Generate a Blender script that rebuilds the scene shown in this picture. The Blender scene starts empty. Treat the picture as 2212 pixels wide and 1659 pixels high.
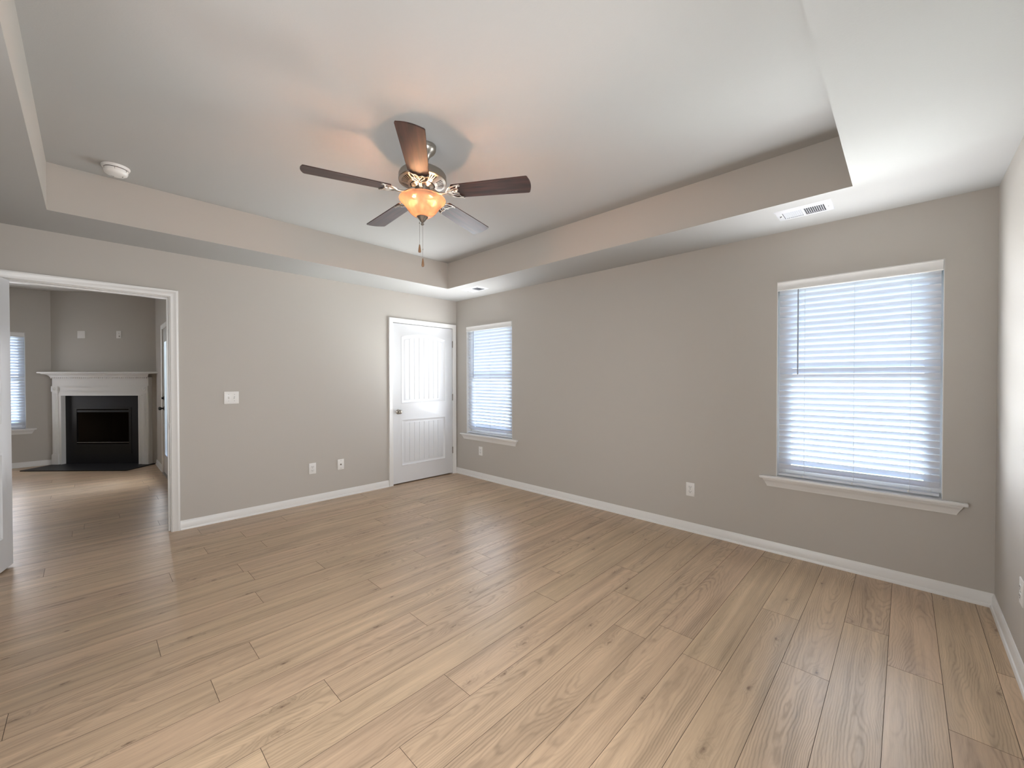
import bpy, bmesh, math, random
from math import sin, cos, radians, pi, sqrt
from mathutils import Vector, Matrix
from mathutils.geometry import tessellate_polygon

scene = bpy.context.scene
COL = scene.collection

# ------------------------------------------------------------------ camera
YAW, PITCH, ROLL = radians(-46.058), radians(-0.609), radians(-0.059)
F_PX = 881.07
CAM = Vector((-3.637, -4.6067, 1.3263))
fw = Vector((-sin(YAW) * cos(PITCH), cos(YAW) * cos(PITCH), sin(PITCH)))
rt = fw.cross(Vector((0, 0, 1))).normalized()
up = rt.cross(fw)
rt, up = rt * cos(ROLL) + up * sin(ROLL), up * cos(ROLL) - rt * sin(ROLL)
cd = bpy.data.cameras.new('camera')
cd.sensor_width = 36.0
cd.lens = F_PX / 2212.0 * 36.0
cd.clip_start = 0.02
cam = bpy.data.objects.new('camera', cd)
COL.objects.link(cam)
M = Matrix((rt, up, -fw)).transposed().to_4x4()
M.translation = CAM
cam.matrix_world = M
scene.camera = cam

# ------------------------------------------------------------------ view + world
scene.view_settings.view_transform = 'Standard'
scene.view_settings.look = 'None'
scene.view_settings.gamma = 1.0
scene.view_settings.use_curve_mapping = False
scene.view_settings.exposure = 0.36
cy = scene.cycles
cy.max_bounces = 14
cy.diffuse_bounces = 9
cy.glossy_bounces = 4
cy.transparent_max_bounces = 16
cy.sample_clamp_indirect = 8.0
cy.caustics_reflective = False
cy.caustics_refractive = False
cy.use_denoising = True

world = bpy.data.worlds.new('sky')
scene.world = world
world.use_nodes = True
wt = world.node_tree
wt.nodes.clear()
wo = wt.nodes.new('ShaderNodeOutputWorld')
bg = wt.nodes.new('ShaderNodeBackground')
tc = wt.nodes.new('ShaderNodeTexCoord')
sx = wt.nodes.new('ShaderNodeSeparateXYZ')
rp = wt.nodes.new('ShaderNodeValToRGB')
rp.color_ramp.elements[0].position = 0.0
rp.color_ramp.elements[0].color = (0.80, 0.88, 1.0, 1)
rp.color_ramp.elements[1].position = 0.6
rp.color_ramp.elements[1].color = (0.42, 0.62, 1.0, 1)
wt.links.new(tc.outputs['Generated'], sx.inputs[0])
wt.links.new(sx.outputs['Z'], rp.inputs[0])
wt.links.new(rp.outputs[0], bg.inputs['Color'])
bg.inputs['Strength'].default_value = 9.0
wt.links.new(bg.outputs[0], wo.inputs['Surface'])


def light(name, kind, loc, rot, energy, color, **kw):
    ld = bpy.data.lights.new(name, kind)
    ld.energy = energy
    ld.color = color
    for k, v in kw.items():
        setattr(ld, k, v)
    o = bpy.data.objects.new(name, ld)
    COL.objects.link(o)
    o.location = loc
    o.rotation_euler = rot
    return o


light('sun', 'SUN', (0, 0, 9), (radians(28), radians(32), 0), 4.5, (1.0, 0.95, 0.88), angle=radians(0.6))
# daylight coming up off the sunlit ground outside the windows (area lamps lie on the ground, facing up)
light('ground_bounce_bedroom', 'AREA', (2.0, -2.6, -0.12), (0, radians(180), 0), 5000, (0.96, 0.99, 1.0),
      shape='RECTANGLE', size=3.4, size_y=8.0)
light('ground_bounce_living', 'AREA', (-4.9, 7.1, -0.12), (0, radians(180), 0), 5500, (0.93, 0.96, 1.0),
      shape='RECTANGLE', size=5.0, size_y=3.4)
light('ground_bounce_porch', 'AREA', (-1.3, 2.4, -0.12), (0, radians(180), 0), 300, (0.93, 0.96, 1.0),
      shape='RECTANGLE', size=2.4, size_y=3.0)


XL_ = -4.40


def window_light(name, x, y, z, rz, w, h, energy, color, spread=180):
    """camera-hidden area lamp"""
    o = light(name, 'AREA', (x, y, z), (radians(90), 0, rz), energy, color, shape='RECTANGLE', size=w, size_y=h, spread=radians(spread))
    o.visible_camera = False
    return o


def slat_throw(name, yc, energy, color=(0.96, 0.98, 1.0), n=4, tilt=38):
    """daylight thrown up into the room by a window's tilted slats: a stack of tilted strip lamps"""
    h = 1.40 / n
    for i in range(n):
        z = 0.63 + h * (i + .5)
        o = light(name, 'AREA', (-0.075, yc, z), (radians(90 + tilt), 0, radians(90)), energy / n, color,
                  shape='RECTANGLE', size=.84, size_y=h * .45, spread=radians(142))
        o.visible_camera = False


slat_throw('slat_daylight_near', -4.34, 11)
slat_throw('slat_daylight_far', -0.667, 12)
window_light('window_daylight_near', -0.045, -4.34, 1.33, radians(90), .84, 1.42, 6.5, (0.96, 0.98, 1.0), 160)
window_light('window_daylight_far', -0.045, -0.667, 1.33, radians(90), .84, 1.42, 6, (0.96, 0.98, 1.0), 165)
# added fill lamps, unseen, on the solid left and front walls by the camera
window_light('fill_lamp_left', XL_ + .02, -3.3, 1.15, radians(-90), 1.3, 1.9, 19, (0.97, 0.98, 1.0), 135)
window_light('fill_lamp_front', -2.9, -4.98, 1.15, 0, 1.3, 1.9, 31, (0.97, 0.98, 1.0), 125)
window_light('window_daylight_living', -4.742, 4.98, 1.33, radians(180), .84, 1.42, 11, (1.0, 0.96, 0.95))
window_light('window_daylight_porch', -2.98, 2.555, 1.07, radians(90), .58, 1.58, 14, (0.94, 0.96, 1.0))


# ------------------------------------------------------------------ materials
def nmat(name):
    m = bpy.data.materials.new(name)
    m.use_nodes = True
    nt = m.node_tree
    b = nt.nodes['Principled BSDF']
    return m, nt, b


def simple(name, col, rough=0.5, metal=0.0, spec=0.5, bump=None, trans=0.0):
    m, nt, b = nmat(name)
    b.inputs['Base Color'].default_value = (*col, 1)
    b.inputs['Roughness'].default_value = rough
    b.inputs['Metallic'].default_value = metal
    b.inputs['Specular IOR Level'].default_value = spec
    if bump:
        sc_, st, dist = bump
        t = nt.nodes.new('ShaderNodeTexCoord')
        n = nt.nodes.new('ShaderNodeTexNoise')
        n.inputs['Scale'].default_value = sc_
        n.inputs['Detail'].default_value = 3
        bp = nt.nodes.new('ShaderNodeBump')
        bp.inputs['Strength'].default_value = st
        bp.inputs['Distance'].default_value = dist
        nt.links.new(t.outputs['Object'], n.inputs['Vector'])
        nt.links.new(n.outputs[0], bp.inputs['Height'])
        nt.links.new(bp.outputs[0], b.inputs['Normal'])
    return m


WALL = simple('wall_paint', (0.475, 0.449, 0.412), 0.62, spec=0.3, bump=(170, 0.12, 0.002))
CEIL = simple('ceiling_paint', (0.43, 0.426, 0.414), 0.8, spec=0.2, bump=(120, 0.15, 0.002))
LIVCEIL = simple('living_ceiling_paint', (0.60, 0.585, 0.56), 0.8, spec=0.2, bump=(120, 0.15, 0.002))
TRIM = simple('trim_paint', (0.74, 0.735, 0.72), 0.32, spec=0.5)
DOORP = simple('door_paint', (0.66, 0.67, 0.685), 0.35, spec=0.5, bump=(60, 0.05, 0.001))
PLATE = simple('white_plastic', (0.76, 0.75, 0.73), 0.35)
SLOT = simple('dark_slot', (0.03, 0.028, 0.025), 0.6)
GREYSCREW = simple('screw_metal', (0.35, 0.34, 0.32), 0.4, 0.8)
NICKEL = simple('brushed_nickel', (0.40, 0.375, 0.335), 0.33, 1.0)
NICKEL_D = simple('dark_nickel', (0.30, 0.27, 0.24), 0.32, 1.0)
BLACKM = simple('black_metal', (0.006, 0.006, 0.006), 0.4, 0.0, 0.4)
MARBLE = simple('black_slate', (0.009, 0.009, 0.011), 0.45, spec=0.35)
FIREBRICK = simple('firebox_brick', (0.016, 0.011, 0.007), 0.9, spec=0.1)
VINYL = simple('window_vinyl', (0.78, 0.79, 0.80), 0.35)
VENT = simple('vent_enamel', (0.60, 0.61, 0.635), 0.4)
DARKVOID = simple('duct_dark', (0.05, 0.05, 0.055), 0.9)
PULLWOOD = simple('pull_wood', (0.20, 0.105, 0.05), 0.4)
WANDM = simple('wand_plastic', (0.30, 0.31, 0.35), 0.25)
CORD = simple('blind_cord', (0.70, 0.71, 0.73), 0.7)


def blind_mat():
    m, nt, b = nmat('blind_slat_vinyl')
    b.inputs['Base Color'].default_value = (0.80, 0.81, 0.83, 1)
    b.inputs['Roughness'].default_value = 0.42
    tr = nt.nodes.new('ShaderNodeBsdfTranslucent')
    tr.inputs['Color'].default_value = (0.70, 0.78, 0.92, 1)
    mx = nt.nodes.new('ShaderNodeMixShader')
    mx.inputs[0].default_value = 0.24
    out = nt.nodes['Material Output']
    nt.links.new(b.outputs[0], mx.inputs[1])
    nt.links.new(tr.outputs[0], mx.inputs[2])
    nt.links.new(mx.outputs[0], out.inputs['Surface'])
    return m


BLIND = blind_mat()


def pane_mat():
    m, nt, b = nmat('window_glass')
    nt.nodes.remove(b)
    tr = nt.nodes.new('ShaderNodeBsdfTransparent')
    tr.inputs['Color'].default_value = (0.93, 0.95, 0.95, 1)
    gl = nt.nodes.new('ShaderNodeBsdfGlossy')
    gl.inputs['Roughness'].default_value = 0.02
    fr = nt.nodes.new('ShaderNodeFresnel')
    fr.inputs['IOR'].default_value = 1.45
    mx = nt.nodes.new('ShaderNodeMixShader')
    nt.links.new(fr.outputs[0], mx.inputs[0])
    nt.links.new(tr.outputs[0], mx.inputs[1])
    nt.links.new(gl.outputs[0], mx.inputs[2])
    nt.links.new(mx.outputs[0], nt.nodes['Material Output'].inputs['Surface'])
    return m


PANE = pane_mat()


def wood_floor():
    m, nt, b = nmat('oak_plank')
    N, Lk = nt.nodes, nt.links

    def nd(t, **kw):
        n = N.new(t)
        for k, v in kw.items():
            n.inputs[k].default_value = v
        return n

    def mth(op, a, c=None, clamp=False):
        n = N.new('ShaderNodeMath')
        n.operation = op
        n.use_clamp = clamp
        for i, x in enumerate((a, c)):
            if x is None:
                continue
            if isinstance(x, (int, float)):
                n.inputs[i].default_value = x
            else:
                Lk.new(x, n.inputs[i])
        return n.outputs[0]

    tcn = N.new('ShaderNodeTexCoord')
    at = N.new('ShaderNodeAttribute')
    at.attribute_name = 'board'
    sep = N.new('ShaderNodeSeparateXYZ')
    Lk.new(at.outputs['Vector'], sep.inputs[0])
    r1, r2, r3 = sep.outputs
    uv = N.new('ShaderNodeUVMap')
    uv.uv_map = 'plank'
    su = N.new('ShaderNodeSeparateXYZ')
    Lk.new(uv.outputs[0], su.inputs[0])
    u, v = su.outputs[0], su.outputs[1]          # metres along / across the board, 0 at its middle
    off = mth('MULTIPLY', r1, 57.0)
    off2 = mth('MULTIPLY', r2, 31.0)

    def vec(a, c, d=0.0):
        n = N.new('ShaderNodeCombineXYZ')
        for i, x in enumerate((a, c, d)):
            if isinstance(x, (int, float)):
                n.inputs[i].default_value = x
            else:
                Lk.new(x, n.inputs[i])
        return n.outputs[0]

    def noise(vc, scale, detail=2, rough=0.5):
        n = nd('ShaderNodeTexNoise', Scale=scale, Detail=detail, Roughness=rough)
        Lk.new(vc, n.inputs['Vector'])
        return n.outputs[0]

    # knots: one candidate per stretched cell
    ku = mth('ADD', mth('MULTIPLY', u, 2.1), off)
    kv = mth('ADD', mth('MULTIPLY', v, 6.5), off2)
    vor = nd('ShaderNodeTexVoronoi', Scale=1.0, Randomness=0.9)
    vor.voronoi_dimensions = '2D'
    Lk.new(vec(ku, kv), vor.inputs['Vector'])
    d = vor.outputs['Distance']
    sepc = N.new('ShaderNodeSeparateColor')
    Lk.new(vor.outputs['Color'], sepc.inputs[0])
    has = mth('GREATER_THAN', sepc.outputs[0], 0.60)
    wob = mth('MULTIPLY', mth('SUBTRACT', noise(vec(u, v, off), 55, 2), 0.5), 0.10)
    dk = mth('ADD', d, wob)
    knot = mth('MULTIPLY', mth('SUBTRACT', 1.0, mth('MULTIPLY', dk, 21.0), clamp=True), has)
    halo = mth('MULTIPLY', mth('POWER', mth('SUBTRACT', 1.0, mth('MULTIPLY', dk, 3.6), clamp=True), 2.0), has)
    # annual rings: a tilted cut through warped cylinders
    warp = mth('MULTIPLY', mth('SUBTRACT', noise(vec(mth('ADD', mth('MULTIPLY', u, 1.7), off), mth('MULTIPLY', v, 7.0), off2), 1.0, 2, 0.45), 0.5), 0.16)
    warp2 = mth('MULTIPLY', mth('SUBTRACT', noise(vec(mth('ADD', mth('MULTIPLY', u, 9.0), off), mth('MULTIPLY', v, 30.0), off2), 1.0, 2, 0.5), 0.5), 0.012)
    vv = mth('ADD', mth('ADD', v, mth('MULTIPLY', mth('SUBTRACT', r3, 0.5), 0.13)), mth('MULTIPLY', warp, 0.35))
    cyl = mth('SQRT', mth('ADD', mth('MULTIPLY', vv, vv), mth('POWER', mth('ADD', mth('MULTIPLY', u, 0.045), mth('MULTIPLY', r2, 0.10)), 2.0)))
    field = mth('ADD', mth('ADD', cyl, mth('MULTIPLY', warp, 0.5)), mth('ADD', warp2, mth('MULTIPLY', halo, 0.035)))
    ring = mth('SINE', mth('MULTIPLY', field, 760.0))
    ring = mth('POWER', mth('ADD', mth('MULTIPLY', ring, 0.5), 0.5), 2.5)
    # how strongly a stretch of board shows its rings
    show = noise(vec(mth('ADD', mth('MULTIPLY', u, 1.3), off2), mth('MULTIPLY', v, 5.0), off), 1.0, 1)
    show = mth('MULTIPLY', mth('SUBTRACT', show, 0.36), 3.0, clamp=True)
    ring = mth('MULTIPLY', ring, mth('ADD', 0.2, mth('MULTIPLY', show, 0.8)))
    # pores and long streaks
    pore = noise(vec(mth('ADD', mth('MULTIPLY', u, 14.0), off), mth('MULTIPLY', v, 420.0), off2), 1.0, 3, 0.6)
    pore = mth('SUBTRACT', pore, 0.5)
    streak = mth('SUBTRACT', noise(vec(mth('ADD', mth('MULTIPLY', u, 1.1), off), mth('MULTIPLY', v, 26.0), off2), 1.0, 3, 0.55), 0.5)
    cloud = mth('SUBTRACT', noise(vec(mth('ADD', mth('MULTIPLY', u, 2.2), off2), mth('MULTIPLY', v, 7.0), off), 1.0, 2, 0.5), 0.5)
    # cracks: thin dark lens shapes following the grain
    dark = mth('ADD', mth('MULTIPLY', ring, 0.25), mth('ADD', mth('MULTIPLY', pore, 0.34), mth('ADD', mth('MULTIPLY', streak, 0.95), mth('MULTIPLY', cloud, 0.34))))
    dark = mth('ADD', dark, mth('MULTIPLY', mth('SUBTRACT', r1, 0.5), 0.09))
    dark = mth('ADD', dark, mth('MULTIPLY', halo, 0.18))
    val = mth('SUBTRACT', 1.0, dark)
    base = N.new('ShaderNodeMix')
    base.data_type = 'RGBA'
    base.inputs[6].default_value = (0.485, 0.358, 0.236, 1)
    base.inputs[7].default_value = (0.49, 0.350, 0.238, 1)
    Lk.new(r2, base.inputs[0])
    mul = N.new('ShaderNodeVectorMath')
    mul.operation = 'SCALE'
    Lk.new(base.outputs[2], mul.inputs[0])
    Lk.new(val, mul.inputs['Scale'])
    kmix = N.new('ShaderNodeMix')
    kmix.data_type = 'RGBA'
    Lk.new(mth('MULTIPLY', knot, 0.85), kmix.inputs[0])
    Lk.new(mul.outputs[0], kmix.inputs[6])
    kmix.inputs[7].default_value = (0.13, 0.075, 0.048, 1)
    Lk.new(kmix.outputs[2], b.inputs['Base Color'])
    rr = mth('ADD', 0.31, mth('MULTIPLY', mth('ADD', ring, pore), 0.10))
    Lk.new(rr, b.inputs['Roughness'])
    b.inputs['Specular IOR Level'].default_value = 0.45
    bp = nd('ShaderNodeBump', Strength=0.22, Distance=0.0006)
    Lk.new(mth('SUBTRACT', mth('MULTIPLY', pore, -1.0), mth('MULTIPLY', ring, 0.6)), bp.inputs['Height'])
    Lk.new(bp.outputs[0], b.inputs['Normal'])
    return m


OAK = wood_floor()
GROOVE = simple('plank_groove', (0.085, 0.055, 0.036), 0.6)


def blade_mat():
    m, nt, b = nmat('walnut_blade')
    t = nt.nodes.new('ShaderNodeTexCoord')
    mp = nt.nodes.new('ShaderNodeMapping')
    mp.inputs['Scale'].default_value = (2.2, 26, 26)
    n = nt.nodes.new('ShaderNodeTexNoise')
    n.inputs['Scale'].default_value = 1.6
    n.inputs['Detail'].default_value = 5
    n.inputs['Distortion'].default_value = 0.7
    r = nt.nodes.new('ShaderNodeValToRGB')
    r.color_ramp.elements[0].position = 0.36
    r.color_ramp.elements[0].color = (0.016, 0.008, 0.007, 1)
    r.color_ramp.elements[1].position = 0.66
    r.color_ramp.elements[1].color = (0.060, 0.023, 0.017, 1)
    nt.links.new(t.outputs['Object'], mp.inputs[0])
    nt.links.new(mp.outputs[0], n.inputs['Vector'])
    nt.links.new(n.outputs[0], r.inputs[0])
    nt.links.new(r.outputs[0], b.inputs['Base Color'])
    b.inputs['Roughness'].default_value = 0.42
    b.inputs['Specular IOR Level'].default_value = 0.45
    b.inputs['Coat Weight'].default_value = 0.12
    b.inputs['Coat Roughness'].default_value = 0.3
    return m


BLADE = blade_mat()


def bowl_mat():
    m, nt, b = nmat('alabaster_glass')
    nt.nodes.remove(b)
    t = nt.nodes.new('ShaderNodeTexCoord')
    n = nt.nodes.new('ShaderNodeTexNoise')
    n.inputs['Scale'].default_value = 9
    n.inputs['Detail'].default_value = 3
    n.inputs['Distortion'].default_value = 1.6
    r = nt.nodes.new('ShaderNodeValToRGB')
    r.color_ramp.elements[0].position = 0.35
    r.color_ramp.elements[0].color = (0.22, 0.160, 0.125, 1)
    r.color_ramp.elements[1].position = 0.62
    r.color_ramp.elements[1].color = (0.29, 0.225, 0.18, 1)
    nt.links.new(t.outputs['Object'], n.inputs['Vector'])
    nt.links.new(n.outputs[0], r.inputs[0])
    tr = nt.nodes.new('ShaderNodeBsdfTranslucent')
    df = nt.nodes.new('ShaderNodeBsdfDiffuse')
    gl = nt.nodes.new('ShaderNodeBsdfGlossy')
    gl.inputs['Roughness'].default_value = 0.15
    tp = nt.nodes.new('ShaderNodeBsdfTransparent')
    tp.inputs['Color'].default_value = (1, 0.84, 0.66, 1)
    for q in (tr, df):
        nt.links.new(r.outputs[0], q.inputs['Color'])
    m1 = nt.nodes.new('ShaderNodeMixShader')
    m1.inputs[0].default_value = 0.55
    nt.links.new(tr.outputs[0], m1.inputs[1])
    nt.links.new(df.outputs[0], m1.inputs[2])
    m2 = nt.nodes.new('ShaderNodeMixShader')
    m2.inputs[0].default_value = 0.24
    nt.links.new(m1.outputs[0], m2.inputs[1])
    nt.links.new(tp.outputs[0], m2.inputs[2])
    m3 = nt.nodes.new('ShaderNodeMixShader')
    m3.inputs[0].default_value = 0.05
    nt.links.new(m2.outputs[0], m3.inputs[1])
    nt.links.new(gl.outputs[0], m3.inputs[2])
    nt.links.new(m3.outputs[0], nt.nodes['Material Output'].inputs['Surface'])
    return m


BOWL = bowl_mat()


def emis(name, col, s):
    m, nt, b = nmat(name)
    b.inputs['Base Color'].default_value = (*col, 1)
    b.inputs['Emission Color'].default_value = (*col, 1)
    b.inputs['Emission Strength'].default_value = s
    return m


BULB = emis('lit_bulb', (1.0, 0.80, 0.42), 12.0)


def grass_mat():
    m, nt, b = nmat('lawn_grass')
    t = nt.nodes.new('ShaderNodeTexCoord')
    n = nt.nodes.new('ShaderNodeTexNoise')
    n.inputs['Scale'].default_value = 2.2
    n.inputs['Detail'].default_value = 8
    r = nt.nodes.new('ShaderNodeValToRGB')
    r.color_ramp.elements[0].position = 0.35
    r.color_ramp.elements[0].color = (0.20, 0.27, 0.09, 1)
    r.color_ramp.elements[1].position = 0.62
    r.color_ramp.elements[1].color = (0.62, 0.62, 0.34, 1)
    nt.links.new(t.outputs['Object'], n.inputs['Vector'])
    nt.links.new(n.outputs[0], r.inputs[0])
    nt.links.new(r.outputs[0], b.inputs['Base Color'])
    b.inputs['Roughness'].default_value = 0.9
    return m


GRASS = grass_mat()


# ------------------------------------------------------------------ mesh builder
class MB:
    def __init__(s):
        s.v, s.f, s.m, s.sm = [], [], [], []

    def face(s, pts, mi=0, smooth=False):
        i = len(s.v)
        s.v += [tuple(p) for p in pts]
        s.f.append(tuple(range(i, i + len(pts))))
        s.m.append(mi)
        s.sm.append(smooth)

    def grid(s, rows, mi=0, smooth=True, closed=False):
        i0 = len(s.v)
        n = len(rows[0])
        for r in rows:
            s.v += [tuple(p) for p in r]
        for a in range(len(rows) - 1):
            for b in range(n if closed else n - 1):
                b2 = (b + 1) % n
                s.f.append((i0 + a * n + b, i0 + a * n + b2, i0 + (a + 1) * n + b2, i0 + (a + 1) * n + b))
                s.m.append(mi)
                s.sm.append(smooth)

    def box(s, x0, x1, y0, y1, z0, z1, mi=0, bev=0.0):
        x0, x1 = min(x0, x1), max(x0, x1)
        y0, y1 = min(y0, y1), max(y0, y1)
        z0, z1 = min(z0, z1), max(z0, z1)
        if bev > 0:
            bm = bmesh.new()
            bmesh.ops.create_cube(bm, size=1)
            for v in bm.verts:
                v.co = Vector(((x0 + x1) / 2 + v.co.x * (x1 - x0), (y0 + y1) / 2 + v.co.y * (y1 - y0), (z0 + z1) / 2 + v.co.z * (z1 - z0)))
            bmesh.ops.bevel(bm, geom=bm.edges[:], offset=bev, segments=2, affect='EDGES', profile=0.5)
            s.addbm(bm, mi)
            return
        P = [(x0, y0, z0), (x1, y0, z0), (x1, y1, z0), (x0, y1, z0), (x0, y0, z1), (x1, y0, z1), (x1, y1, z1), (x0, y1, z1)]
        for q in ((0, 3, 2, 1), (4, 5, 6, 7), (0, 1, 5, 4), (1, 2, 6, 5), (2, 3, 7, 6), (3, 0, 4, 7)):
            s.face([P[k] for k in q], mi)

    def addbm(s, bm, mi=0, smooth=False, M=None):
        i0 = len(s.v)
        bm.verts.ensure_lookup_table()
        for v in bm.verts:
            s.v.append(tuple(M @ v.co if M else v.co))
        for f in bm.faces:
            s.f.append(tuple(i0 + v.index for v in f.verts))
            s.m.append(mi)
            s.sm.append(smooth)
        bm.free()

    def lathe(s, prof, c=(0, 0, 0), n=40, mi=0, axis='z', smooth=True):
        rows = []
        for r, h in prof:
            row = []
            for k in range(n):
                a = 2 * pi * k / n
                p = (r * cos(a), r * sin(a), h)
                if axis == 'y':
                    p = (r * cos(a), -h, r * sin(a))
                elif axis == 'x':
                    p = (-h, r * cos(a), r * sin(a))
                row.append((p[0] + c[0], p[1] + c[1], p[2] + c[2]))
            rows.append(row)
        s.grid(rows, mi, smooth, True)

    def tube(s, pts, rad, n=8, mi=0, flat=1.0):
        pts = [Vector(p) for p in pts]
        if isinstance(rad, (int, float)):
            rad = [rad] * len(pts)
        rows = []
        prev = None
        for i, p in enumerate(pts):
            d = (pts[min(i + 1, len(pts) - 1)] - pts[max(i - 1, 0)]).normalized()
            a = Vector((0, 0, 1)) if abs(d.z) < 0.95 else Vector((1, 0, 0))
            x = d.cross(a).normalized()
            if prev is not None and x.dot(prev) < 0:
                x = -x
            prev = x
            y = d.cross(x)
            rows.append([p + x * rad[i] * cos(2 * pi * k / n) + y * rad[i] * flat * sin(2 * pi * k / n) for k in range(n)])
        s.grid(rows, mi, True, True)
        s.face(list(reversed(rows[0])), mi)
        s.face(rows[-1], mi)

    def build(s, name, mats, parent=None, M=None, recalc=True):
        me = bpy.data.meshes.new(name)
        vs = [tuple(M @ Vector(p)) for p in s.v] if M else s.v
        me.from_pydata(vs, [], s.f)
        for m in (mats if isinstance(mats, (list, tuple)) else [mats]):
            me.materials.append(m)
        me.polygons.foreach_set('material_index', s.m)
        me.polygons.foreach_set('use_smooth', s.sm)
        me.update()
        bm = bmesh.new()
        bm.from_mesh(me)
        bmesh.ops.remove_doubles(bm, verts=bm.verts[:], dist=1e-5)
        if recalc:
            bmesh.ops.recalc_face_normals(bm, faces=bm.faces[:])
        bm.to_mesh(me)
        bm.free()
        try:
            me.set_sharp_from_angle(angle=radians(38))
        except Exception:
            pass
        o = bpy.data.objects.new(name, me)
        COL.objects.link(o)
        if parent:
            o.parent = parent
        return o


def tag(o, label=None, cat=None, group=None, kind=None):
    if label:
        o['label'] = label
    if cat:
        o['category'] = cat
    if group:
        o['group'] = group
    if kind:
        o['kind'] = kind
    return o


def empty(name, loc=(0, 0, 0), rz=0.0, **kw):
    o = bpy.data.objects.new(name, None)
    o.empty_display_size = 0.1
    COL.objects.link(o)
    o.location = loc
    o.rotation_euler = (0, 0, rz)
    tag(o, **kw)
    return o


def copy_tree(o, parent=None):
    c = o.copy()
    COL.objects.link(c)
    if parent:
        c.parent = parent
    for ch in list(o.children):
        copy_tree(ch, c)
    return c


# ------------------------------------------------------------------ room measures
H, T = 2.436, 2.747                 # soffit and tray heights
L = 4.9885                          # window wall runs y = 0 .. -L
XL = -4.40                          # left wall
TX0, TX1, TY0, TY1 = -3.818, -0.5826, -4.3826, -0.5746
WT = 0.12                           # inner wall thickness
EW = 0.15                           # outer wall thickness
HL = 2.72                           # living room ceiling
YB, XR, XLL = 5.045, -2.90, -8.2    # living room back, right, left
W1 = (-4.777, -3.9026, 0.588, 2.063)
W2 = (-1.105, -0.2284, 0.588, 2.055)
W3 = (-5.18, -4.305, 0.588, 2.05)   # x range, living back wall
DO = (-4.072, -3.150, 2.045)        # doorway opening x0,x1,top
DC = (-1.003, -0.072, 2.045)        # closet opening
DE = (2.09, 3.02, 2.045)            # exterior door (y range)


def wall(name, axis, p0, p1, u0, u1, z0, z1, holes=(), mat=WALL, caps=True):
    """Solid wall. axis 'y': slab between y=p0 and y=p1 spanning x u0..u1; axis 'x' likewise. holes: (u0,u1,z0,z1)."""
    us = sorted({u0, u1, *[h[0] for h in holes], *[h[1] for h in holes]})
    zs = sorted({z0, z1, *[h[2] for h in holes], *[h[3] for h in holes]})
    nu, nz = len(us) - 1, len(zs) - 1

    def solid(i, j):
        if i < 0 or j < 0 or i >= nu or j >= nz:
            return False
        cu, cz = (us[i] + us[i + 1]) / 2, (zs[j] + zs[j + 1]) / 2
        return not any(h[0] < cu < h[1] and h[2] < cz < h[3] for h in holes)

    mb = MB()

    def P(u, p, z):
        return (u, p, z) if axis == 'y' else (p, u, z)
    for i in range(nu):
        for j in range(nz):
            if not solid(i, j):
                continue
            a, b_, c, d = us[i], us[i + 1], zs[j], zs[j + 1]
            for p in (p0, p1):
                mb.face([P(a, p, c), P(b_, p, c), P(b_, p, d), P(a, p, d)])
            if not solid(i - 1, j):
                mb.face([P(a, p0, c), P(a, p1, c), P(a, p1, d), P(a, p0, d)])
            if not solid(i + 1, j):
                mb.face([P(b_, p0, c), P(b_, p1, c), P(b_, p1, d), P(b_, p0, d)])
            if not solid(i, j - 1):
                mb.face([P(a, p0, c), P(a, p1, c), P(b_, p1, c), P(b_, p0, c)])
            if not solid(i, j + 1):
                mb.face([P(a, p0, d), P(a, p1, d), P(b_, p1, d), P(b_, p0, d)])
    return tag(mb.build(name, mat), kind='structure')


TOP = T + 0.05
wall('wall_back', 'y', 0.0, WT, XLL, EW, 0, TOP,
     [(DO[0] - .004, DO[1] + .004, 0, DO[2] + .004), (DC[0] - .004, DC[1] + .004, 0, DC[2] + .004)])
wall('wall_right', 'x', 0.0, EW, -L - EW, 0.0, 0, TOP,
     [(W1[0], W1[1], W1[2] - .021, W1[3]), (W2[0], W2[1], W2[2] - .021, W2[3])])
wall('wall_front', 'y', -L - EW, -L, XL - EW, 0.0, 0, TOP)
wall('wall_left', 'x', XL - EW, XL, -L, 0.0, 0, TOP)
wall('wall_living_back', 'y', YB, YB + EW, XLL, XR + EW, 0, TOP, [(W3[0], W3[1], W3[2] - .021, W3[3])])
wall('wall_living_right', 'x', XR, XR + EW, WT, YB, 0, TOP, [(DE[0] - .004, DE[1] + .004, 0, DE[2] + .004)])
wall('wall_living_left', 'x', XLL - EW, XLL, 0.0, YB + EW, 0, TOP)
# closet behind the closed door
mb = MB()
mb.box(-1.6, 0.15, WT + 0.6, WT + 0.68, 0, TOP)
mb.box(-1.68, -1.6, WT, WT + 0.68, 0, TOP)
mb.box(0.15, 0.23, 0, WT + 0.68, 0, TOP)
tag(mb.build('wall_closet', WALL), kind='structure')
# diagonal fireplace wall (a solid wedge between the back and right living room walls)
mb = MB()
C0 = 1.0
A_, B_, D_ = (C0 - YB, YB), (XR, C0 - XR), (XR, YB)
FB0, FB1, FBZ0, FBZ1 = -6.068, -5.193, 0.162, 0.897   # firebox opening (s range, z range)
S2 = sqrt(2)


def FS(s_, c, z):
    """Point on the fireplace: s along the diagonal wall, c = x + y (smaller is further into the room)."""
    return ((c + s_ * S2) / 2, (c - s_ * S2) / 2, z)


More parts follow.
